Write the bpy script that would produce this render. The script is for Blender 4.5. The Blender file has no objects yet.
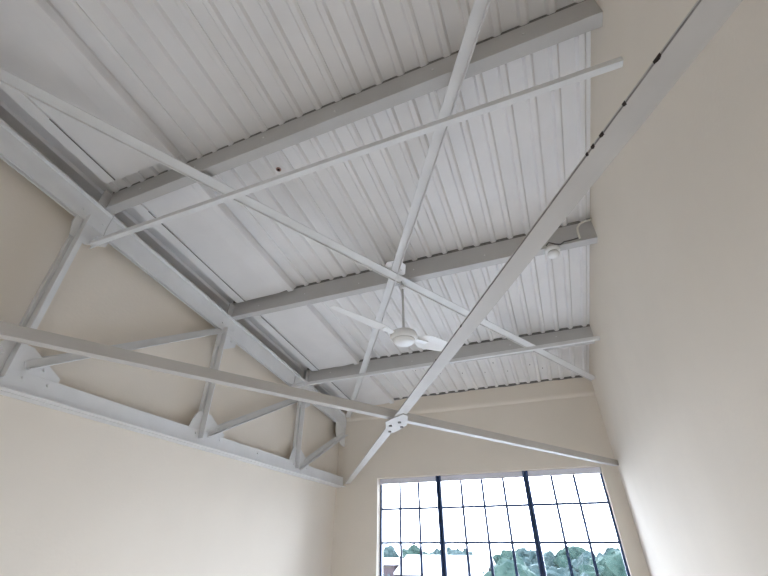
import bpy, bmesh, math, random
from mathutils import Vector, Matrix, noise

random.seed(7)
C = bpy.context.scene.collection
SLOPE = 0.103          # the roof falls towards the window wall
W = 4.0                # room width (x 0..4); window wall at y = 0
V = Vector

# ------------------------------------------------------------------ materials
def mat(name, col, rough=0.6, var=0.06, scale=6.0, bump=0.0, bscale=60.0, metal=0.0, tint=None, spec=0.5):
    m = bpy.data.materials.new(name); m.use_nodes = True
    nt = m.node_tree; b = nt.nodes['Principled BSDF']
    b.inputs['Roughness'].default_value = rough
    b.inputs['Metallic'].default_value = metal
    b.inputs['Specular IOR Level'].default_value = spec
    tc = nt.nodes.new('ShaderNodeTexCoord')
    n = nt.nodes.new('ShaderNodeTexNoise'); n.inputs['Scale'].default_value = scale
    n.inputs['Detail'].default_value = 5
    nt.links.new(tc.outputs['Object'], n.inputs['Vector'])
    r = nt.nodes.new('ShaderNodeValToRGB')
    t = tint or [c * (1 - var) for c in col]
    r.color_ramp.elements[0].position = 0.35; r.color_ramp.elements[0].color = (*t, 1)
    r.color_ramp.elements[1].position = 0.62; r.color_ramp.elements[1].color = (*col, 1)
    nt.links.new(n.outputs['Fac'], r.inputs['Fac'])
    nt.links.new(r.outputs['Color'], b.inputs['Base Color'])
    if bump:
        n2 = nt.nodes.new('ShaderNodeTexNoise'); n2.inputs['Scale'].default_value = bscale
        nt.links.new(tc.outputs['Object'], n2.inputs['Vector'])
        bp = nt.nodes.new('ShaderNodeBump'); bp.inputs['Strength'].default_value = bump
        bp.inputs['Distance'].default_value = 0.004
        nt.links.new(n2.outputs['Fac'], bp.inputs['Height'])
        nt.links.new(bp.outputs['Normal'], b.inputs['Normal'])
    return m

M_WALL = mat('cream wall paint', (0.765, 0.700, 0.608), 0.95, 0.03, 1.6, 0.25, 40, spec=0.1)
M_SHEET = mat('white coated roof sheet', (0.79, 0.777, 0.767), 0.5, 0.05, 2.5)
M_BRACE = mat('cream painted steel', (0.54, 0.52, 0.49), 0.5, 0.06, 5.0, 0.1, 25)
M_GAPSHADE = mat('dark gap shade', (0.22, 0.21, 0.20), 0.9, 0.3, 30.0)  # dark tone that paints in the shade of the gaps under the pans
M_WALLB = mat('white wall paint', (0.82, 0.79, 0.75), 0.8, 0.03, 1.6)
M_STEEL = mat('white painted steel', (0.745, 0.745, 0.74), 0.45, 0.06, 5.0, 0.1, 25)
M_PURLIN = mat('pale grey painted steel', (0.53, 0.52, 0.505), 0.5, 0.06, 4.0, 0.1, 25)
M_NAVY = mat('navy steel frame paint', (0.03, 0.065, 0.17), 0.4, 0.2, 8.0)
M_RUST = mat('rusty bare steel', (0.035, 0.022, 0.018), 0.9, 0.3, 60.0)
M_RUSTRIM = mat('rust stained paint', (0.42, 0.24, 0.20), 0.8, 0.3, 60.0)
M_EDGE = mat('dull unpainted steel edge', (0.30, 0.285, 0.27), 0.8, 0.3, 25.0)
M_HEAD = mat('pale lilac grey window rail', (0.72, 0.72, 0.80), 0.5, 0.05, 6.0)
M_FLOOR = mat('pale glossy floor tile', (0.84, 0.825, 0.81), 0.6, 0.1, 2.0)
M_FAN = mat('white enamel', (0.84, 0.84, 0.83), 0.35, 0.02, 5.0)
M_CABLE_SHADE = mat('dark cable sheath and seam shade', (0.06, 0.055, 0.05), 0.6, 0.2, 30.0)  # also used for the painted gap shade along the outer ribs
M_CONDUIT = mat('ivory plastic conduit', (0.80, 0.78, 0.70), 0.4, 0.04, 20.0)
M_LEAF = mat('green foliage', (0.070, 0.112, 0.090), 0.7, 0.5, 1.2, tint=(0.030, 0.062, 0.052), spec=0.05)
M_LEAFB = mat('blue green foliage', (0.085, 0.120, 0.115), 0.7, 0.5, 1.0, tint=(0.040, 0.072, 0.070), spec=0.05)
M_BARK = mat('grey bark', (0.12, 0.10, 0.08), 0.9, 0.3, 6.0)
M_PINK = mat('pale pink render', (0.10, 0.075, 0.08), 0.9, 0.06, 1.0, spec=0.1)
M_ROOFW = mat('white roof sheeting', (0.68, 0.66, 0.66), 0.6, 0.05, 0.8)
M_DARKGL = mat('dark window glass', (0.06, 0.07, 0.08), 0.2, 0.1, 2.0)
M_GROUND = mat('pale dusty yard', (0.74, 0.73, 0.73), 0.95, 0.3, 0.15, tint=(0.60, 0.60, 0.59))

def glass_mat():
    m = bpy.data.materials.new('clear window glass'); m.use_nodes = True
    nt = m.node_tree; nt.nodes.clear()
    out = nt.nodes.new('ShaderNodeOutputMaterial')
    tr = nt.nodes.new('ShaderNodeBsdfTransparent'); tr.inputs['Color'].default_value = (0.96, 0.97, 0.98, 1)
    gl = nt.nodes.new('ShaderNodeBsdfGlossy'); gl.inputs['Roughness'].default_value = 0.02
    mx = nt.nodes.new('ShaderNodeMixShader')
    fr = nt.nodes.new('ShaderNodeFresnel'); fr.inputs['IOR'].default_value = 1.35
    nt.links.new(fr.outputs['Fac'], mx.inputs['Fac'])
    nt.links.new(tr.outputs[0], mx.inputs[1]); nt.links.new(gl.outputs[0], mx.inputs[2])
    nt.links.new(mx.outputs[0], out.inputs['Surface'])
    return m
M_GLASS = glass_mat()

# ------------------------------------------------------------------ helpers
def obj(name, bm, m, parent=None, bevel=0.0, smooth=False):
    bmesh.ops.recalc_face_normals(bm, faces=bm.faces)
    me = bpy.data.meshes.new(name); bm.to_mesh(me); bm.free()
    me.materials.append(m)
    if smooth:
        for p in me.polygons: p.use_smooth = True
    o = bpy.data.objects.new(name, me); C.objects.link(o)
    if parent is not None:
        o.parent = parent
        o.matrix_parent_inverse = root_matrix(parent).inverted()
    if bevel:
        b = o.modifiers.new('bevel', 'BEVEL'); b.width = bevel; b.segments = 2; b.limit_method = 'ANGLE'
    return o

def root_matrix(o):
    # meshes are modelled in world coordinates, so only a thing's own Empty has an offset
    return o.matrix_basis.copy() if o.parent is None else Matrix()

def thing(name, label, cat, loc=(0, 0, 0), group=None):
    o = bpy.data.objects.new(name, None); C.objects.link(o)
    o.location = loc; o.matrix_basis = Matrix.Translation(loc)
    o.empty_display_size = 0.1
    return tag(o, label, cat, group)

def tag(o, label, cat, group=None):
    o['label'] = label; o['category'] = cat
    if group: o['group'] = group
    return o

def struct(name, bm, m, parent=None, **k):
    o = obj(name, bm, m, parent, **k)
    if parent is None: o['kind'] = 'structure'
    return o

def box(bm, x0, x1, y0, y1, z0, z1):
    vs = [bm.verts.new((x, y, z)) for x in (x0, x1) for y in (y0, y1) for z in (z0, z1)]
    for f in ((0, 1, 3, 2), (4, 6, 7, 5), (0, 4, 5, 1), (2, 3, 7, 6), (0, 2, 6, 4), (1, 5, 7, 3)):
        bm.faces.new([vs[i] for i in f])
    return bm

def boxbm(*a): return box(bmesh.new(), *a)

def sweep(prof, A, B, side, up, bm=None):
    """prism with the 2-D outline prof (side, up) swept from A to B"""
    bm = bm or bmesh.new(); A, B, side, up = V(A), V(B), V(side), V(up)
    a = [bm.verts.new(A + side * s + up * u) for s, u in prof]
    b = [bm.verts.new(B + side * s + up * u) for s, u in prof]
    n = len(prof)
    for i in range(n): bm.faces.new((a[i], a[(i + 1) % n], b[(i + 1) % n], b[i]))
    bm.faces.new(a[::-1]); bm.faces.new(b)
    return bm

def lprof(w, h, t): return [(0, 0), (w, 0), (w, t), (t, t), (t, h), (0, h)]

def frame_of(A, B, up=(0, 0, 1)):
    d = (V(B) - V(A)).normalized(); s = d.cross(V(up)).normalized(); u = s.cross(d).normalized()
    return d, s, u           # s points to the right of travel

def tube(pts, r, n=12, bm=None):
    bm = bm or bmesh.new(); pts = [V(p) for p in pts]; rings = []
    for i, p in enumerate(pts):
        d = (pts[min(i + 1, len(pts) - 1)] - pts[max(i - 1, 0)]).normalized()
        a = d.orthogonal().normalized() if i == 0 else (pa - d * pa.dot(d)).normalized()
        pa = a; b = d.cross(a); rr = r[i] if isinstance(r, (list, tuple)) else r
        rings.append([bm.verts.new(p + (a * math.cos(2 * math.pi * k / n) + b * math.sin(2 * math.pi * k / n)) * rr) for k in range(n)])
    for i in range(len(rings) - 1):
        for k in range(n): bm.faces.new((rings[i][k], rings[i][(k + 1) % n], rings[i + 1][(k + 1) % n], rings[i + 1][k]))
    bm.faces.new(rings[0][::-1]); bm.faces.new(rings[-1])
    return bm

def lathe(prof, cx, cy, n=32, bm=None):
    bm = bm or bmesh.new(); rings = []
    for r, z in prof:
        rings.append([bm.verts.new((cx + r * math.cos(2 * math.pi * k / n), cy + r * math.sin(2 * math.pi * k / n), z)) for k in range(n)])
    for i in range(len(rings) - 1):
        for k in range(n): bm.faces.new((rings[i][k], rings[i][(k + 1) % n], rings[i + 1][(k + 1) % n], rings[i + 1][k]))
    bm.faces.new(rings[0]); bm.faces.new(rings[-1][::-1])
    return bm

def plate(poly, axis, t):
    """flat plate from 3-D outline, thickness t along axis"""
    bm = bmesh.new(); ax = V(axis) * t
    a = [bm.verts.new(V(p)) for p in poly]; b = [bm.verts.new(V(p) + ax) for p in poly]
    n = len(poly)
    for i in range(n): bm.faces.new((a[i], a[(i + 1) % n], b[(i + 1) % n], b[i]))
    bm.faces.new(a[::-1]); bm.faces.new(b)
    return bm

def bolt(parent, p, axis, r=0.011, h=0.012, name='bolt', m=None):
    p = V(p); ax = V(axis).normalized()
    return obj(name, tube([p - ax * 0.002, p + ax * h], r, 6), m or M_STEEL, parent)

def roof(y, z0): return z0 - SLOPE * y

# ------------------------------------------------------------------ camera
f, yaw, pit, roll = 391.645, -0.383316, 0.593112, 0.005894
cpos = V((3.25148, -6.14219, -0.88749))
fw = V((math.sin(yaw) * math.cos(pit), math.cos(yaw) * math.cos(pit), math.sin(pit)))
rt = V((math.cos(yaw), -math.sin(yaw), 0)); up = rt.cross(fw)
r2 = rt * math.cos(roll) + up * math.sin(roll); u2 = -rt * math.sin(roll) + up * math.cos(roll)
cam = bpy.data.cameras.new('camera'); co = bpy.data.objects.new('camera', cam); C.objects.link(co)
co.matrix_world = Matrix(((r2.x, u2.x, -fw.x, cpos.x), (r2.y, u2.y, -fw.y, cpos.y), (r2.z, u2.z, -fw.z, cpos.z), (0, 0, 0, 1)))
cam.sensor_width = 36; cam.lens = 36 * f / 768; cam.clip_start = 0.02; cam.clip_end = 1000
bpy.context.scene.camera = co

# ------------------------------------------------------------------ setting
FL, YB = -2.5, -7.4
SH = 1.245                               # roof sheet underside at the window wall
WX0, WX1, WZ0, WZ1 = 0.685, 3.815, -2.2, 0.055    # window opening
struct('floor', boxbm(-0.3, 4.3, YB - 0.2, 0.25, FL - 0.2, FL), M_FLOOR)
def sidewall(x0, x1, z0):
    bm = bmesh.new(); poly = [(x0, 0.25, FL), (x0, YB, FL), (x0, YB, roof(YB, z0)), (x0, 0.25, roof(0.25, z0))]
    a = [bm.verts.new(p) for p in poly]; b = [bm.verts.new((x1, p[1], p[2])) for p in poly]
    for i in range(4): bm.faces.new((a[i], a[(i + 1) % 4], b[(i + 1) % 4], b[i]))
    bm.faces.new(a); bm.faces.new(b[::-1]); return bm
struct('wall_left', sidewall(-0.95, -0.02, 0.985), M_WALL)               # stops at the top chord; the roof runs on over it
struct('wall_left_upper', sidewall(-0.98, -0.92, SH + 0.06), M_WALL)
struct('wall_right', sidewall(W, W + 0.3, SH + 0.06), M_WALL)
struct('wall_back', boxbm(-1.0, W + 0.3, YB - 0.2, YB, FL, roof(YB, SH) + 0.06), M_WALLB)
bm = bmesh.new()                          # window wall: a ring round the opening
def ringwall(bm, X, Z, y0, y1):
    o = [(X[0], Z[0]), (X[3], Z[0]), (X[3], Z[3]), (X[0], Z[3])]; i = [(X[1], Z[1]), (X[2], Z[1]), (X[2], Z[2]), (X[1], Z[2])]
    vs = {}
    for nm, L in (('o', o), ('i', i)):
        for k, (x, z) in enumerate(L):
            for s, y in enumerate((y0, y1)): vs[nm, k, s] = bm.verts.new((x, y, z))
    for k in range(4):
        j = (k + 1) % 4
        for s in (0, 1): bm.faces.new((vs['o', k, s], vs['o', j, s], vs['i', j, s], vs['i', k, s]))
        for nm in 'oi': bm.faces.new((vs[nm, k, 0], vs[nm, j, 0], vs[nm, j, 1], vs[nm, k, 1]))
ringwall(bm, (-0.96, WX0, WX1, W), (FL, WZ0, WZ1, SH - 0.012), 0.0, 0.25)
struct('wall_window_side', bm, M_WALL)
# plaster band above the ledge, its lower edge chamfered towards the room
bm = bmesh.new()
n = 40; prof = [(0.0, 0.965), (-0.026, 0.995), (-0.03, 1.02), (-0.02, 1.235), (0.0, 1.235)]
rings = []
for k in range(n + 1):
    x = W * k / n; w = 0.004 * math.sin(k * 1.7) + 0.003 * math.sin(k * 0.6)
    rings.append([bm.verts.new((x, y, z + (w if z > 1.1 else w * 0.5))) for y, z in prof])
for k in range(n):
    for i in range(4): bm.faces.new((rings[k][i], rings[k][i + 1], rings[k + 1][i + 1], rings[k + 1][i]))
    bm.faces.new((rings[k][4], rings[k][0], rings[k + 1][0], rings[k + 1][4]))
bm.faces.new(rings[0]); bm.faces.new(rings[-1][::-1])
struct('trim_1', bm, M_WALL)

struct('trim_gap_shade', boxbm(0.0, W, -0.014, -0.002, 1.234, SH + 0.026), M_GAPSHADE)      # dark strip painting the shade of the gaps over the plaster band
# ribbed roof sheeting: narrow ribs resting on the purlins, wide pans above, laps every fourth rib
PITCH = 0.158; LAP = 3.628
pts = []
k0 = -30
for k in range(k0, 4):
    x = LAP + k * PITCH; lap = 0.012 if k % 4 == 0 else 0.0
    pts += [(x - 0.034, 0.024), (x - 0.018, 0.0), (x + 0.014, 0.0), (x + 0.030, 0.024 - lap), (x + 0.031, 0.024)]
pts = [p for p in pts if -1.1 < p[0] < 4.3]
bm = bmesh.new()
ys = (0.26, YB - 0.2)
rows = []
for dz in (0, 0.0012):
    rows.append([[bm.verts.new((x, y, roof(y, SH) + z + dz)) for x, z in pts] for y in ys])
for L in rows:
    for i in range(len(pts) - 1): bm.faces.new((L[0][i], L[0][i + 1], L[1][i + 1], L[1][i]))
for e in (0, 1):
    for i in range(len(pts) - 1): bm.faces.new((rows[0][e][i], rows[0][e][i + 1], rows[1][e][i + 1], rows[1][e][i]))
for i in (0, -1): bm.faces.new((rows[0][0][i], rows[0][1][i], rows[1][1][i], rows[1][0][i]))
struct('ceiling', bm, M_SHEET)
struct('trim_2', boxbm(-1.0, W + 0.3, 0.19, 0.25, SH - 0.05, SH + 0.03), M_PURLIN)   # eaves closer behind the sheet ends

# ------------------------------------------------------------------ the window
win = bpy.data.objects.new('window_1', None); C.objects.link(win); win['kind'] = 'structure'
FY0, FY1 = 0.12, 0.165
bm = bmesh.new(); ringwall(bm, (WX0 - 0.01, WX0 + 0.028, WX1 - 0.028, WX1 + 0.01), (WZ0 - 0.01, WZ0 + 0.03, WZ1 - 0.022, WZ1 + 0.01), FY0, FY1)
obj('window_frame', bm, M_NAVY, win)
MX = (1.625, 2.861)
for x in MX:
    bm = bmesh.new()
    sweep([(-0.036, 0.0), (-0.036, 0.09), (0.036, 0.09), (0.036, 0.0), (0.011, 0.0), (0.008, 0.03), (-0.008, 0.03), (-0.011, 0.0)], (x, 0.07, WZ0), (x, 0.07, WZ1), (1, 0, 0), (0, 1, 0), bm)
    obj('mullion', bm, M_NAVY, win)
BX = (1.006, 1.301, 1.947, 2.248, 2.545, 3.189, 3.47)
for a, b in ((WX0 + 0.004, MX[0] - 0.037), (MX[0] + 0.037, MX[1] - 0.037), (MX[1] + 0.037, WX1 - 0.004)):
    hr = obj('head_rail', boxbm(a, b, 0.085, 0.119, WZ1 - 0.075, WZ1 - 0.002), M_HEAD, win, 0.004)
lights = [(WX0 + 0.02, MX[0]), (MX[0], MX[1]), (MX[1], WX1 - 0.02)]
bars = [(1.006, 1.301), (1.947, 2.248, 2.545), (3.189, 3.470)]
for (a, b), bx_ in zip(lights, bars):
    o = obj('pane', boxbm(a + 0.005, b - 0.005, 0.139, 0.143, WZ0 + 0.02, WZ1 - 0.015), M_GLASS, win)
    for x in bx_:
        obj('glazing_bar', sweep([(-0.017, 0), (0.017, 0), (0.017, 0.015), (-0.017, 0.015)], (x, 0.122, WZ0 + 0.02), (x, 0.122, WZ1 - 0.02), (1, 0, 0), (0, 1, 0)), M_NAVY, win)
    for z in (-0.355, -0.779, -1.2, -1.62):
        obj('glazing_bar', sweep([(-0.015, 0), (0.015, 0), (0.015, 0.014), (-0.015, 0.014)], (a, 0.121, z), (b, 0.121, z), (0, 0, 1), (0, 1, 0)), M_NAVY, win)

# ------------------------------------------------------------------ purlins (lipped channels)
def purlin(y0, y1, zb, label):
    wd, t, lip = 0.075, 0.003, 0.018; h = roof(max(y0, y1) + 0.08, SH) - zb - 0.001
    prof = [(0, 0), (wd, 0), (wd, lip), (wd - t, lip), (wd - t, t), (t, t), (t, h - t), (wd - t, h - t), (wd - t, h - lip), (wd, h - lip), (wd, h), (0, h)]
    # both flanges point to the window
    t_ = thing('purlin', label, 'roof beam', (W / 2, (y0 + y1) / 2, zb), 'purlins under the roof sheets')
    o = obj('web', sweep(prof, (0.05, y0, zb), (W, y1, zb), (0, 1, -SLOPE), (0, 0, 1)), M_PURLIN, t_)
    for sx in (0.5, 1.1, 1.75, 2.35, 3.05, 3.6):
        yy = y0 + (y1 - y0) * sx / W
        bolt(t_, (sx, yy - 0.0005, zb + 0.07 + 0.05 * random.random()), (0, -1, 0), 0.007, 0.005, 'screw')
    obj('pan_gap_shade', sweep([(0, 0), (0.012, 0), (0.012, 0.033), (0, 0.033)], (0.1, y0 + 0.004, zb + h + 0.001), (W, y1 + 0.004, zb + h + 0.001), (0, 1, 0), (0, 0, 1)), M_GAPSHADE, t_)  # dark strip painting in the shade between purlin top and pans
    # end cleat bolted to the truss
    obj('cleat', boxbm(0.135, 0.142, y0 - 0.075, y0 - 0.001, zb - 0.002, zb + 0.15), M_PURLIN, t_)
    return t_
purlin(-4.80, -4.85, 1.548, 'pale grey steel purlin nearest the camera, just above the long thin tie bar')
purlin(-3.135, -3.105, 1.362, 'middle pale grey steel purlin carrying the ceiling fan and round lamp')
purlin(-1.40, -1.36, 1.190, 'pale grey steel purlin nearest the window wall')

# ------------------------------------------------------------------ hat-section ribs and flat panels beside the truss
BAYS = [(-6.45, -4.90, 'ahead of the nearest purlin'), (-4.70, -3.165, 'between the nearest and middle purlins'), (-3.0, -1.43, 'between the middle and last purlins'), (-1.25, -0.02, 'against the window wall')]
for y0, y1, where in BAYS:
    for x0, x1, d, side in ((0.232, 0.3375, 0.078, 'outer'), (0.905, 0.972, 0.064, 'inner')):
        prof = [(x0 - 0.012, 0.0), (x0, -d), (x1, -d), (x1 + (0.0 if side == 'outer' else 0.008), 0.0)]
        rib = o = obj('roof_rib', sweep(prof, (0, y0, roof(y0, SH - 0.004)), (0, y1 - (0.0 if side == 'inner' else 0.03), roof(y1, SH - 0.004)), (1, 0, 0), (0, 0, 1)), M_SHEET, bevel=0.004)
        tag(o, ('white metal rib along the black gap beside the truss, ' if side == 'outer' else 'white metal rib between flat and ribbed sheeting, ') + where, 'roof rib', 'ribs hanging under the roof sheets')
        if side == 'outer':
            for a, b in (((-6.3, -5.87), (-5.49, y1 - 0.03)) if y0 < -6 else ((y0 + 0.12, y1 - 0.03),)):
                obj('seam_shade', sweep([(0.3365, -0.0792), (0.3410, -0.0792), (0.3410, -0.074), (0.3365, -0.074)], (0, a, roof(a, SH - 0.004)), (0, b, roof(b, SH - 0.004)), (1, 0, 0), (0, 0, 1)), M_CABLE_SHADE, rib)  # black strip painting in the shade of the gap beside the rib
    bm = bmesh.new()
    sweep([(0.3415, -0.066), (0.45, -0.067), (0.60, -0.065), (0.75, -0.067), (0.898, -0.052), (0.898, -0.004), (0.3415, -0.004)], (0, y0, roof(y0, SH)), (0, y1 - 0.02, roof(y1, SH)), (1, 0, 0), (0, 0, 1), bm)
    o = obj('lining_panel', bm, M_SHEET)
    tag(o, 'smooth flat white roof panel between two ribs, ' + where, 'panel', 'flat panels beside the truss')

# ------------------------------------------------------------------ roof truss along the left wall
XF = 0.087                                 # back of the front angles
tr = thing('roof_truss', 'white painted steel roof truss of paired angles along the left wall', 'truss', (0.03, -4.0, 0.0))
YE = -7.35
# bottom chord: front angle (vertical leg up, flat leg to the room), back angle
o = obj('bottom_chord', sweep([(0, -0.046), (0.062, -0.046), (0.062, -0.037), (0.009, -0.037), (0.009, 0.098), (0, 0.098)], (XF, -0.005, 0), (XF, YE, 0), (1, 0, 0), (0, 0, 1)), M_STEEL, tr, 0.002)
obj('back_angle', sweep([(0, -0.046), (-0.09, -0.046), (-0.09, -0.037), (-0.009, -0.037), (-0.009, 0.098), (0, 0.098)], (0.074, -0.005, 0), (0.074, YE, 0), (1, 0, 0), (0, 0, 1)), M_STEEL, o)
# top chord: vertical leg hanging, flat leg on top
c0, c1 = (0, -0.005), (0, YE)
def tc(x, y, z): return (x, y, roof(y, z))
o = obj('top_chord', sweep([(0, 0.850), (0.009, 0.850), (0.009, 1.036), (0.045, 1.036), (0.045, 1.046), (0, 1.046)], (XF, -0.005, -SLOPE * -0.005), (XF, YE, -SLOPE * YE), (1, 0, 0), (0, 0, 1)), M_STEEL, tr, 0.002)
obj('back_angle', sweep([(0, 0.838), (-0.008, 0.838), (-0.008, 1.036), (-0.06, 1.036), (-0.06, 1.046), (0, 1.046)], (0.074, -0.005, 0), (0.074, YE, -SLOPE * YE), (1, 0, 0), (0, 0, 1)), M_STEEL, o)
NODES = [-1.39, -3.12, -4.84, -6.56]
def web_member(name, A, B, w=0.066, flip=False):
    """front angle against the gussets with its outstanding leg towards the room, thinner back angle behind"""
    A, B = V(A), V(B); d = (B - A).normalized(); s = d.cross(V((1, 0, 0))).normalized()
    if s.y < 0: s = -s                       # s runs towards the window
    if flip: s = -s
    t = 0.007
    prof = [(0, 0), (w, 0), (w, t), (t, t), (t, w), (0, w)]
    o = obj(name, sweep(prof, A - s * (w * 0.45), B - s * (w * 0.45), s, (1, 0, 0)), M_STEEL, tr, 0.0015)
    pb = [(0, 0), (w, 0), (w, -t), (t, -t), (t, -0.04), (0, -0.04)]
    off = 0.72 if not flip else 0.3
    obj('back_angle', sweep(pb, A + V((-0.013, 0, 0)) - s * (w * off), B + V((-0.013, 0, 0)) - s * (w * off), s, (1, 0, 0)), M_STEEL, o)
    return o
for y in NODES:
    web_member('post', (XF, y + 0.025 * (y < -1), 0.02), (XF, y - 0.01, roof(y, 0.90)))
# diagonals: up towards the window from each post foot
dg = [((XF, -1.32, 0.035), (XF, -0.03, 0.765)), ((XF, -3.02, 0.085), (XF, -1.50, 0.91)), ((XF, -4.74, 0.135), (XF, -3.20, 1.155)), ((XF, -4.92, 0.14), (XF, -6.44, 1.50))]
for A, B in dg: web_member('diagonal', A, B, 0.062, True)
def gus(poly, bolts=()):
    g = obj('gusset_plate', plate([(0.075, y, z) for y, z in poly], (1, 0, 0), 0.0105), M_STEEL, tr)
    for y, z, x in bolts: bolt(g, (x, y, z), (1, 0, 0))
gus([(-0.34, 0.76), (-0.34, 0.93), (0.0, 0.93), (0.0, 0.56), (-0.10, 0.56), (-0.30, 0.64)], [(-0.05, 0.68, 0.086), (-0.05, 0.84, 0.086)])
for y in NODES:
    zt = roof(y, 0.895)
    gus([(y - 0.09, zt + 0.02), (y + 0.22, zt - 0.02), (y + 0.20, zt - 0.14), (y + 0.06, zt - 0.22), (y - 0.07, zt - 0.22), (y - 0.10, zt - 0.10)], [(y + 0.12, zt - 0.1, 0.086)])
    gus([(y - 0.17, 0.04), (y + 0.34, 0.04), (y + 0.34, 0.13), (y + 0.10, 0.27), (y - 0.06, 0.27), (y - 0.10, 0.22)], [(y + 0.22, 0.15, 0.086)])
    for dy in (-0.05, 0.12, 0.28): bolt(tr, (XF + 0.008, y + dy, 0.06), (1, 0, 0))
    for dy in (-0.08, 0.10): bolt(tr, (XF + 0.008, y + dy, roof(y + dy, 0.93)), (1, 0, 0))
for y in (-2.2, -5.6): bolt(tr, (XF + 0.008, y, 0.055), (1, 0, 0))

# ------------------------------------------------------------------ bracing
def angle_bar(name, A, B, prof, label, cat, group, m=M_STEEL, up=(0, 0, 1)):
    d, s, u = frame_of(A, B, up)
    t_ = thing(name, label, cat, A, group)
    obj('bar', sweep(prof, A, B, s, u), m, t_, 0.0012)
    return t_, d, s, u
# lower level (flat leg underneath). Brace one: window-wall corner by the truss -> right wall behind
A, B = (0.09, 0.0, 0.0), (4.0, -6.15, 0.0)
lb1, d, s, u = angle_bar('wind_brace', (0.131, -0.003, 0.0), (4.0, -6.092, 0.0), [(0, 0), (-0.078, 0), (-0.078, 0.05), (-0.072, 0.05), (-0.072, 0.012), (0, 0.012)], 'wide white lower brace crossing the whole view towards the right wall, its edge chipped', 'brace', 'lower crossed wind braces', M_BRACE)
# chipped paint along its edge
L0 = V((0.131, -0.003, 0.0)); dd = (V((4.0, -6.092, 0.0)) - L0).normalized()
def chip(t0, t1, w):
    n = 5; P = []
    for k in range(n + 1): P.append(L0 + dd * (t0 + (t1 - t0) * k / n) + s * (0.0022) + V((0, 0, -0.0014)))
    poly = P + [p - s * (w * (0.5 + 0.5 * random.random())) for p in P[1:-1][::-1]]
    obj('paint_chip', plate(poly, (0, 0, 1), 0.0105), M_RUST, lb1)
CH = 6.535
obj('edge_line', plate([L0 + dd * 3.9 + s * 0.0004 + V((0, 0, -0.0004)), L0 + dd * 7.0 + s * 0.0004 + V((0, 0, -0.0004)), L0 + dd * 7.0 + s * 0.0016 + V((0, 0, -0.0004)), L0 + dd * 3.9 + s * 0.0016 + V((0, 0, -0.0004))], (0, 0, 1), 0.005), M_EDGE, lb1)
for px_t, ln, w in ((CH + 0.0, 0.020, 0.004), (CH + 0.006, 0.008, 0.006), (CH - 0.10, 0.010, 0.006), (CH - 0.187, 0.014, 0.006), (CH - 0.222, 0.012, 0.006), (CH - 0.245, 0.008, 0.005), (4.9, 0.010, 0.003), (5.3, 0.02, 0.003)):
    chip(px_t, px_t + ln, w)
# Brace two: window-wall corner by the right wall -> truss
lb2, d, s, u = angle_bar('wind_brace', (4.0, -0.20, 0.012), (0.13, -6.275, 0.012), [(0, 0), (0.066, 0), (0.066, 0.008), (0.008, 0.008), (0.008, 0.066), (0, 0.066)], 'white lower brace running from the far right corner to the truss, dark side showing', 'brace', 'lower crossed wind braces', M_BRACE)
# gusset where they cross
cx_, cy_ = 2.235, -3.19
ce = V((2.222, -3.178, -0.006)); a1 = dd; a2 = V((dd.y, -dd.x, 0))
q1 = V((4.0 - 0.13, -0.20 + 6.275, 0)).normalized()
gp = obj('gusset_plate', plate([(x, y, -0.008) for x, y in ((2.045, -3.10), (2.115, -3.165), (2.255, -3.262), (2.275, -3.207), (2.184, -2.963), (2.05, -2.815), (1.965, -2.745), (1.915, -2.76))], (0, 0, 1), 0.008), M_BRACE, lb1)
for x, y in ((2.049, -2.997), (1.975, -2.82), (2.156, -3.071), (2.125, -2.93)):
    bolt(gp, (x, y, -0.008), (0, 0, -1), 0.015, 0.010, m=M_EDGE)

# upper level, under the purlins
ZU = 1.028
def up_pt(x, y): return (x, y, roof(y, ZU))
ub1, d, s, u = angle_bar('wind_brace', up_pt(0.13, -0.03), up_pt(4.0, -6.07), [(0.042, 0), (-0.036, 0), (-0.036, -0.032), (-0.030, -0.032), (-0.030, -0.006), (0.042, -0.006)], 'white upper brace running from the truss heel up past the fan to the top edge', 'brace', 'upper crossed wind braces')
ub2, d, s, u = angle_bar('wind_brace', (4.0, -0.40, roof(-0.40, ZU) - 0.010), (0.22, -6.27, roof(-6.27, ZU) - 0.010), [(-0.05, 0), (0.05, 0), (0.05, -0.022), (0.044, -0.022), (0.044, -0.006), (-0.05, -0.006)], 'white upper brace running from the far right corner past the fan to the top left', 'brace', 'upper crossed wind braces')
ce = V((2.235, -3.30, roof(-3.30, ZU) + 0.001)); sl = V((0, 1, -SLOPE)).normalized()
g1 = [(-0.11, -0.05), (-0.05, -0.12), (0.06, -0.10), (0.10, -0.02), (0.05, 0.10), (-0.03, 0.12), (-0.11, 0.05)]
gp = obj('gusset_plate', plate([ce + V((1, 0, 0)) * a + sl * b for a, b in g1], (0, 0, 1), 0.006), M_STEEL, ub1)
bolt(gp, ce + V((-0.05, 0.07, -0.008)), (0, 0, -1)); bolt(gp, ce + V((0.03, 0.03, -0.004)), (0, 0, -1))

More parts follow.
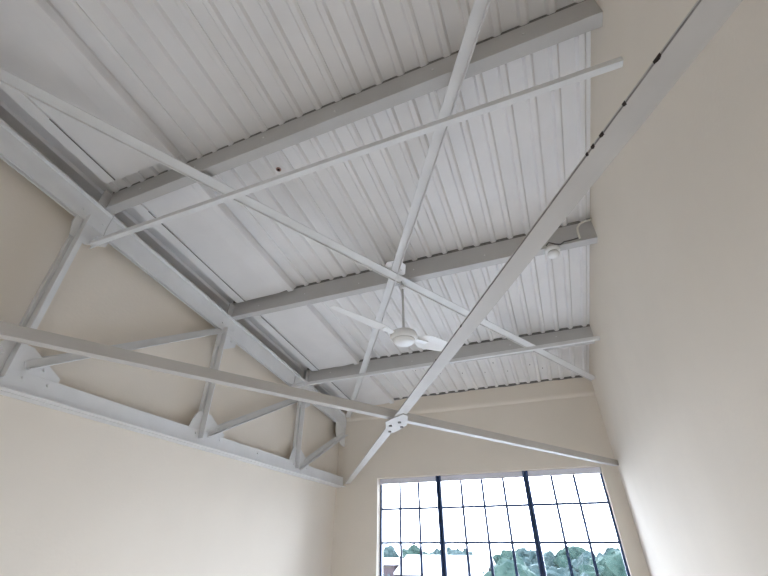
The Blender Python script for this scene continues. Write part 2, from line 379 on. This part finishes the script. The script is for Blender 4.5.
# thin ties between truss and right wall
def tie(A, B, w, label):
    t_, d, s, u = angle_bar('tie_bar', A, B, [(0, 0), (w, 0), (w, w), (w - 0.005, w), (w - 0.005, 0.005), (0, 0.005)], label, 'tie', 'thin tie bars across the room')
    A = V(A)
    obj('end_plate', plate([A + V((-0.03, 0.0, -0.012)), A + V((0.06, 0.0, -0.012)), A + V((0.06, 0.0, 0.03)), A + V((-0.03, 0.0, 0.03))], (0, -1, 0), 0.006), M_STEEL, t_)
    bolt(t_, A + V((0.0, -0.006, 0.01)), (0, -1, 0))
    return t_
t1 = tie((0.098, -4.728, 1.182), (W, -4.728, 1.188), 0.038, 'thin white tie bar below the nearest purlin, ending at the right wall')
obj('tie_wire', tube([(0.175, -4.73, 1.24), (0.20, -4.75, 1.32), (0.225, -4.76, 1.39), (0.235, -4.76, 1.47)], 0.004, 6), M_PURLIN, t1)
# bracket between the tie and the truss gusset
obj('bracket', plate([(0.094, -4.735, 1.16), (0.15, -4.735, 1.185), (0.15, -4.735, 1.23), (0.094, -4.735, 1.29)], (0, -1, 0), 0.006), M_STEEL, t1)
t2 = tie((0.10, -1.70, 0.995), (W, -1.69, 1.036), 0.040, 'thin white tie bar just under the purlin nearest the window wall')
obj('tie_wire', tube([(0.11, -1.705, 1.03), (0.12, -1.71, 1.09), (0.125, -1.712, 1.16)], 0.004, 6), M_PURLIN, t2)

# ------------------------------------------------------------------ ceiling fan under the middle purlin
FX, FY = 2.222, -3.10
fan = thing('ceiling_fan', 'white ceiling fan hanging from the middle purlin on a thin rod', 'fan', (FX, FY, 1.36))
obj('downrod', tube([(FX, FY, 1.30), (FX, FY, 0.79)], 0.011, 12), M_PURLIN, fan, smooth=True)
obj('hanging_hook', tube([(FX, FY + 0.03 * math.sin(a), 1.33 + 0.03 * math.cos(a)) for a in [i * math.pi * 1.6 / 8 for i in range(9)]], 0.006, 8), M_PURLIN, fan)
obj('canopy_cup', lathe([(0.012, 1.305), (0.022, 1.30), (0.026, 1.275), (0.012, 1.26)], FX, FY, 20), M_FAN, fan, smooth=True)
obj('motor_housing', lathe([(0.016, 0.815), (0.035, 0.80), (0.085, 0.79), (0.118, 0.77), (0.125, 0.745), (0.125, 0.728), (0.112, 0.709), (0.106, 0.704)], FX, FY, 40), M_FAN, fan, smooth=True)
obj('bottom_cover', lathe([(0.104, 0.706), (0.100, 0.692), (0.085, 0.677), (0.05, 0.668), (0.015, 0.664)], FX, FY, 40), M_FAN, fan, smooth=True)
def blade(ang, k_=1.0):
    a = math.radians(ang); r = V((math.cos(a), math.sin(a), 0)); t = V((-math.sin(a), math.cos(a), 0))
    bm = bmesh.new(); st = [(0.15, 0.035, 0.0), (0.20, 0.05, 0.0), (0.26, 0.085, 0.0), (0.34, 0.09, 0.002), (0.55, 0.07, 0.004), (0.74, 0.05, 0.006), (0.78, 0.035, 0.006)]
    base = V((FX, FY, 0.745)); tops = []
    for R, w, dz in st:
        row = []
        for sg in (-1, -0.5, 0, 0.5, 1):
            p = base + r * (R * k_) + t * (w * sg) + V((0, 0, dz - 0.30 * w * sg + 0.006 * (1 - sg * sg)))
            row.append(p)
        tops.append(row)
    up_ = [[bm.verts.new(p + V((0, 0, 0.002))) for p in row] for row in tops]; dn = [[bm.verts.new(p - V((0, 0, 0.002))) for p in row] for row in tops]
    m_, nn_ = len(st), 5
    for i in range(m_ - 1):
        for j in range(nn_ - 1):
            bm.faces.new((up_[i][j], up_[i][j + 1], up_[i + 1][j + 1], up_[i + 1][j])); bm.faces.new((dn[i][j], dn[i + 1][j], dn[i + 1][j + 1], dn[i][j + 1]))
        for j in (0, nn_ - 1): bm.faces.new((up_[i][j], up_[i + 1][j], dn[i + 1][j], dn[i][j]))
    for i in (0, m_ - 1):
        for j in range(nn_ - 1): bm.faces.new((up_[i][j], up_[i][j + 1], dn[i][j + 1], dn[i][j]))
    b = obj('blade', bm, M_FAN, fan, smooth=False)
    arm = [base + r * 0.10 - t * 0.022, base + r * 0.25 - t * 0.03, base + r * 0.25 + t * 0.03, base + r * 0.10 + t * 0.022]
    obj('blade_arm', plate([p + V((0, 0, -0.008)) for p in arm], (0, 0, 1), 0.005), M_FAN, b)
blade(-118); blade(51, 0.80)

# ------------------------------------------------------------------ round lamp on the middle purlin with its loose cable
LX, LY = 3.63, -3.08
lamp = thing('lamp_holder', 'small round white lamp fitting under the middle purlin near the right wall', 'lamp', (LX, LY, 1.36))
obj('base', lathe([(0.03, 1.362), (0.062, 1.357), (0.065, 1.335), (0.055, 1.322), (0.03, 1.32)], LX, LY, 28), M_FAN, lamp, smooth=True)
obj('lamp_shade', lathe([(0.046, 1.323), (0.052, 1.305), (0.045, 1.285), (0.025, 1.275), (0.004, 1.272)], LX, LY, 28), M_FAN, lamp, smooth=True)
obj('cable', tube([(3.585, LY - 0.05, 1.372), (3.61, LY - 0.068, 1.388), (3.66, LY - 0.062, 1.360), (3.70, LY - 0.052, 1.352), (3.735, LY - 0.052, 1.372), (3.80, LY - 0.05, 1.374), (3.86, LY - 0.045, 1.385)], 0.006, 8), M_CABLE_SHADE, lamp)
cd = obj('conduit', tube([(3.862, LY - 0.05, 1.375), (3.864, LY - 0.05, 1.45), (3.872, LY - 0.052, 1.49), (3.90, LY - 0.055, 1.525), (3.94, LY - 0.058, 1.538), (4.0, LY - 0.06, 1.54)], 0.009, 10), M_CONDUIT, lamp, smooth=True)

# rust-rimmed screw in the sheet above the thin tie
rs = thing('roof_screw', 'rusty roof screw with a stained rim above the thin tie bar', 'screw', (1.652, -4.50, roof(-4.50, SH)))
zz = roof(-4.50, SH)
obj('rim', tube([(1.652, -4.50, zz + 0.002), (1.652, -4.50, zz - 0.003)], 0.021, 16), M_RUSTRIM, rs)
obj('head', tube([(1.652, -4.50, zz - 0.001), (1.652, -4.50, zz - 0.010)], 0.012, 6), M_RUST, rs)
# small dark screw points through the sheets near the window wall
for x, y in ((2.26, -0.62), (2.58, -0.55), (2.74, -0.80), (2.90, -0.5), (3.05, -0.95), (3.21, -0.6), (1.95, -0.7), (1.63, -0.9), (3.37, -0.45), (2.42, -1.0)):
    x = LAP + round((x - LAP) / PITCH) * PITCH + 0.074; z = roof(y, SH - 0.0025)
    o = obj('screw_point', tube([(x, y, z + 0.002), (x, y, z - 0.012)], [0.005, 0.003], 6), M_RUST)
    tag(o, 'tiny dark screw point through the white sheeting by the window wall', 'screw', 'screw points through the sheets near the window wall')

# ------------------------------------------------------------------ outside
GZ = -6.4
g = bmesh.new()
n = 24
vs = [[g.verts.new((-160 + 320 * i / n, 0.6 + 300 * (j / n) ** 1.5, GZ + (0 if j == 0 else 0.3 * noise.noise(V((i * 0.7, j * 0.7, 0)))))) for j in range(n + 1)] for i in range(n + 1)]
for i in range(n):
    for j in range(n): g.faces.new((vs[i][j], vs[i + 1][j], vs[i + 1][j + 1], vs[i][j + 1]))
struct('ground', g, M_GROUND)

def tree(x, y, ztop, rad, m, label, group='trees beyond the window', flat=0.75):
    t_ = thing('tree', label, 'tree', (x, y, GZ), group)
    h = ztop - GZ
    obj('trunk', tube([(x, y, GZ - 0.2), (x + 0.1, y, GZ + h * 0.3), (x, y + 0.1, GZ + h * 0.7)], [0.22, 0.17, 0.08], 8), M_BARK, t_)
    bm = bmesh.new(); rnd = random.Random(int(x * 31 + y * 7))
    czt = ztop - rad * flat
    for k in range(11):
        a = rnd.random() * 6.28; rr = rad * (0.15 + 0.55 * rnd.random()); sz = rad * (0.35 + 0.25 * rnd.random())
        c = V((x + rr * math.cos(a), y + rr * math.sin(a), czt + rad * flat * (rnd.random() * 1.5 - 1.0) * 0.8))
        c.z = min(c.z, ztop - sz * 0.85)
        r_ = bmesh.ops.create_icosphere(bm, subdivisions=3, radius=sz, matrix=Matrix.Translation(c))
        for v in r_['verts']:
            dv = (v.co - c); nn = noise.noise(v.co * 1.6) * 0.35 + noise.noise(v.co * 4.5) * 0.22
            v.co = c + dv * (1 + nn)
    # loose leaf sprays over the crown
    base_vs = list(bm.verts)
    for k in range(900):
        v = rnd.choice(base_vs); p = v.co + V((rnd.uniform(-1, 1), rnd.uniform(-1, 1), rnd.uniform(-1, 1))) * rad * 0.07
        d1 = V((rnd.uniform(-1, 1), rnd.uniform(-1, 1), rnd.uniform(-1, 1))).normalized() * rad * 0.055; d2 = d1.orthogonal().normalized() * rad * 0.03
        q = [bm.verts.new(p + d1), bm.verts.new(p + d2), bm.verts.new(p - d1), bm.verts.new(p - d2)]
        bm.faces.new(q)
    obj('foliage', bm, m, t_)
T = [(-1.3, 30, -1.0, 2.6, M_LEAF, 'big bushy green tree in front of the middle of the window'),
     (0.9, 38, -1.75, 2.0, M_LEAFB, 'low pale tree behind the right mullion of the window'),
     (3.6, 44, -0.55, 2.7, M_LEAFB, 'tall loose tree left of centre in the right window light'),
     (5.9, 33, -0.62, 2.5, M_LEAF, 'dense green tree at the right edge of the window'),
     (3.2, 26, -1.9, 1.5, M_LEAFB, 'small shrubby tree low in the right window light'),
     (-15.5, 75, -0.1, 4.2, M_LEAFB, 'distant tree behind the white roof beside the left mullion'),
     (-9.0, 78, -0.2, 4.0, M_LEAF, 'distant tree behind the right end of the white roof'),
     (-24.5, 80, -0.1, 4.2, M_LEAF, 'distant tree behind the pink house at the left'),
     (-30.5, 78, -0.3, 4.0, M_LEAFB, 'distant tree at the far left edge of the window'),
     (-20.0, 84, -0.3, 3.6, M_LEAFB, 'distant tree between the pink house and white roof'),
     (-3.0, 90, -0.1, 4.5, M_LEAFB, 'hazy distant tree above the big bushy tree'),
     (2.5, 92, 0.2, 4.5, M_LEAF, 'hazy distant tree behind the right mullion'),
     (-6.0, 92, 0.0, 4.0, M_LEAFB, 'hazy distant tree over the right slope of the white roof'),
     (-26.0, 95, 0.3, 4.5, M_LEAFB, 'pale distant tree over the left end of the white roof'),
     (15.0, 95, 0.5, 5.0, M_LEAF, 'hazy distant tree at the right edge of the window'),
     (9.5, 88, 0.3, 4.5, M_LEAFB, 'hazy distant tree behind the right window light')]
for a in T: tree(*a)
# long house with a white roof
hs = thing('house', 'long pink house with a white pitched roof seen through the left and middle lights', 'house', (-7.5, 39, GZ))
obj('wall', boxbm(-11.6, -4.4, 36.5, 42, GZ - 0.2, -2.35), M_PINK, hs)
bm = bmesh.new()
sweep([(35.2, -2.45), (38.9, -1.10), (42.7, -2.45), (42.7, -2.6), (38.9, -1.25), (35.2, -2.6)], (-12.3, 0, 0), (-3.9, 0, 0), (0, 1, 0), (0, 0, 1), bm)
obj('roof', bm, M_ROOFW, hs)
for x in (-10.4, -8.2, -6.2):
    obj('window', boxbm(x, x + 0.9, 36.42, 36.5, -4.2, -3.1), M_DARKGL, hs)
# pink house at the far left
hp = thing('house', 'small pale pink house with two tiny windows at the left of the window', 'house', (-13.8, 37, GZ))
obj('wall', boxbm(-16.0, -12.6, 36.0, 40.0, GZ - 0.2, -1.75), M_PINK, hp)
obj('roof', sweep([(35.7, -1.78), (38, -1.35), (40.3, -1.78), (40.3, -1.9), (35.7, -1.9)], (-16.2, 0, 0), (-12.4, 0, 0), (0, 1, 0), (0, 0, 1)), M_ROOFW, hp)
for x in (-13.75, -13.2): obj('window', boxbm(x, x + 0.28, 35.92, 36.0, -2.85, -2.55), M_DARKGL, hp)
obj('lintel', boxbm(-14.0, -12.75, 35.9, 36.0, -2.12, -2.02), M_BARK, hp)

# ------------------------------------------------------------------ daylight
wd = bpy.data.worlds.new('overcast sky'); bpy.context.scene.world = wd; wd.use_nodes = True
nt = wd.node_tree; bg = nt.nodes['Background']
tcn = nt.nodes.new('ShaderNodeTexCoord'); sp = nt.nodes.new('ShaderNodeSeparateXYZ'); rp = nt.nodes.new('ShaderNodeValToRGB')
nt.links.new(tcn.outputs['Generated'], sp.inputs[0]); nt.links.new(sp.outputs['Z'], rp.inputs['Fac'])
rp.color_ramp.elements[0].position = 0.0; rp.color_ramp.elements[0].color = (0.82, 0.89, 1.0, 1)
rp.color_ramp.elements[1].position = 0.7; rp.color_ramp.elements[1].color = (0.68, 0.80, 1.0, 1)
mr = nt.nodes.new('ShaderNodeMapRange'); mr.inputs['From Min'].default_value = 0.30; mr.inputs['From Max'].default_value = 1.0
mr.inputs['To Min'].default_value = 0.28; mr.inputs['To Max'].default_value = 1.5
nt.links.new(sp.outputs['Y'], mr.inputs['Value'])
mu = nt.nodes.new('ShaderNodeVectorMath'); mu.operation = 'SCALE'
nt.links.new(rp.outputs['Color'], mu.inputs[0]); nt.links.new(mr.outputs['Result'], mu.inputs['Scale'])
nt.links.new(mu.outputs['Vector'], bg.inputs['Color']); bg.inputs['Strength'].default_value = 1.0

sc = bpy.context.scene
sc.view_settings.view_transform = 'Standard'; sc.view_settings.look = 'None'
sc.view_settings.gamma = 1.0; sc.view_settings.use_curve_mapping = False
sc.view_settings.exposure = 4.32
sc.cycles.max_bounces = 24; sc.cycles.diffuse_bounces = 16; sc.cycles.transparent_max_bounces = 16
sc.cycles.use_denoising = True
# sky portal in the window opening: guides the sampling of the sky, gives no light of its own
pl = bpy.data.lights.new('window_portal', 'AREA'); pl.shape = 'RECTANGLE'; pl.size = WX1 - WX0; pl.size_y = WZ1 - WZ0
po = bpy.data.objects.new('window_portal', pl); C.objects.link(po)
po.location = ((WX0 + WX1) / 2, 0.2, (WZ0 + WZ1) / 2); po.rotation_euler = (math.radians(-90), 0, 0)
pl.cycles.is_portal = True
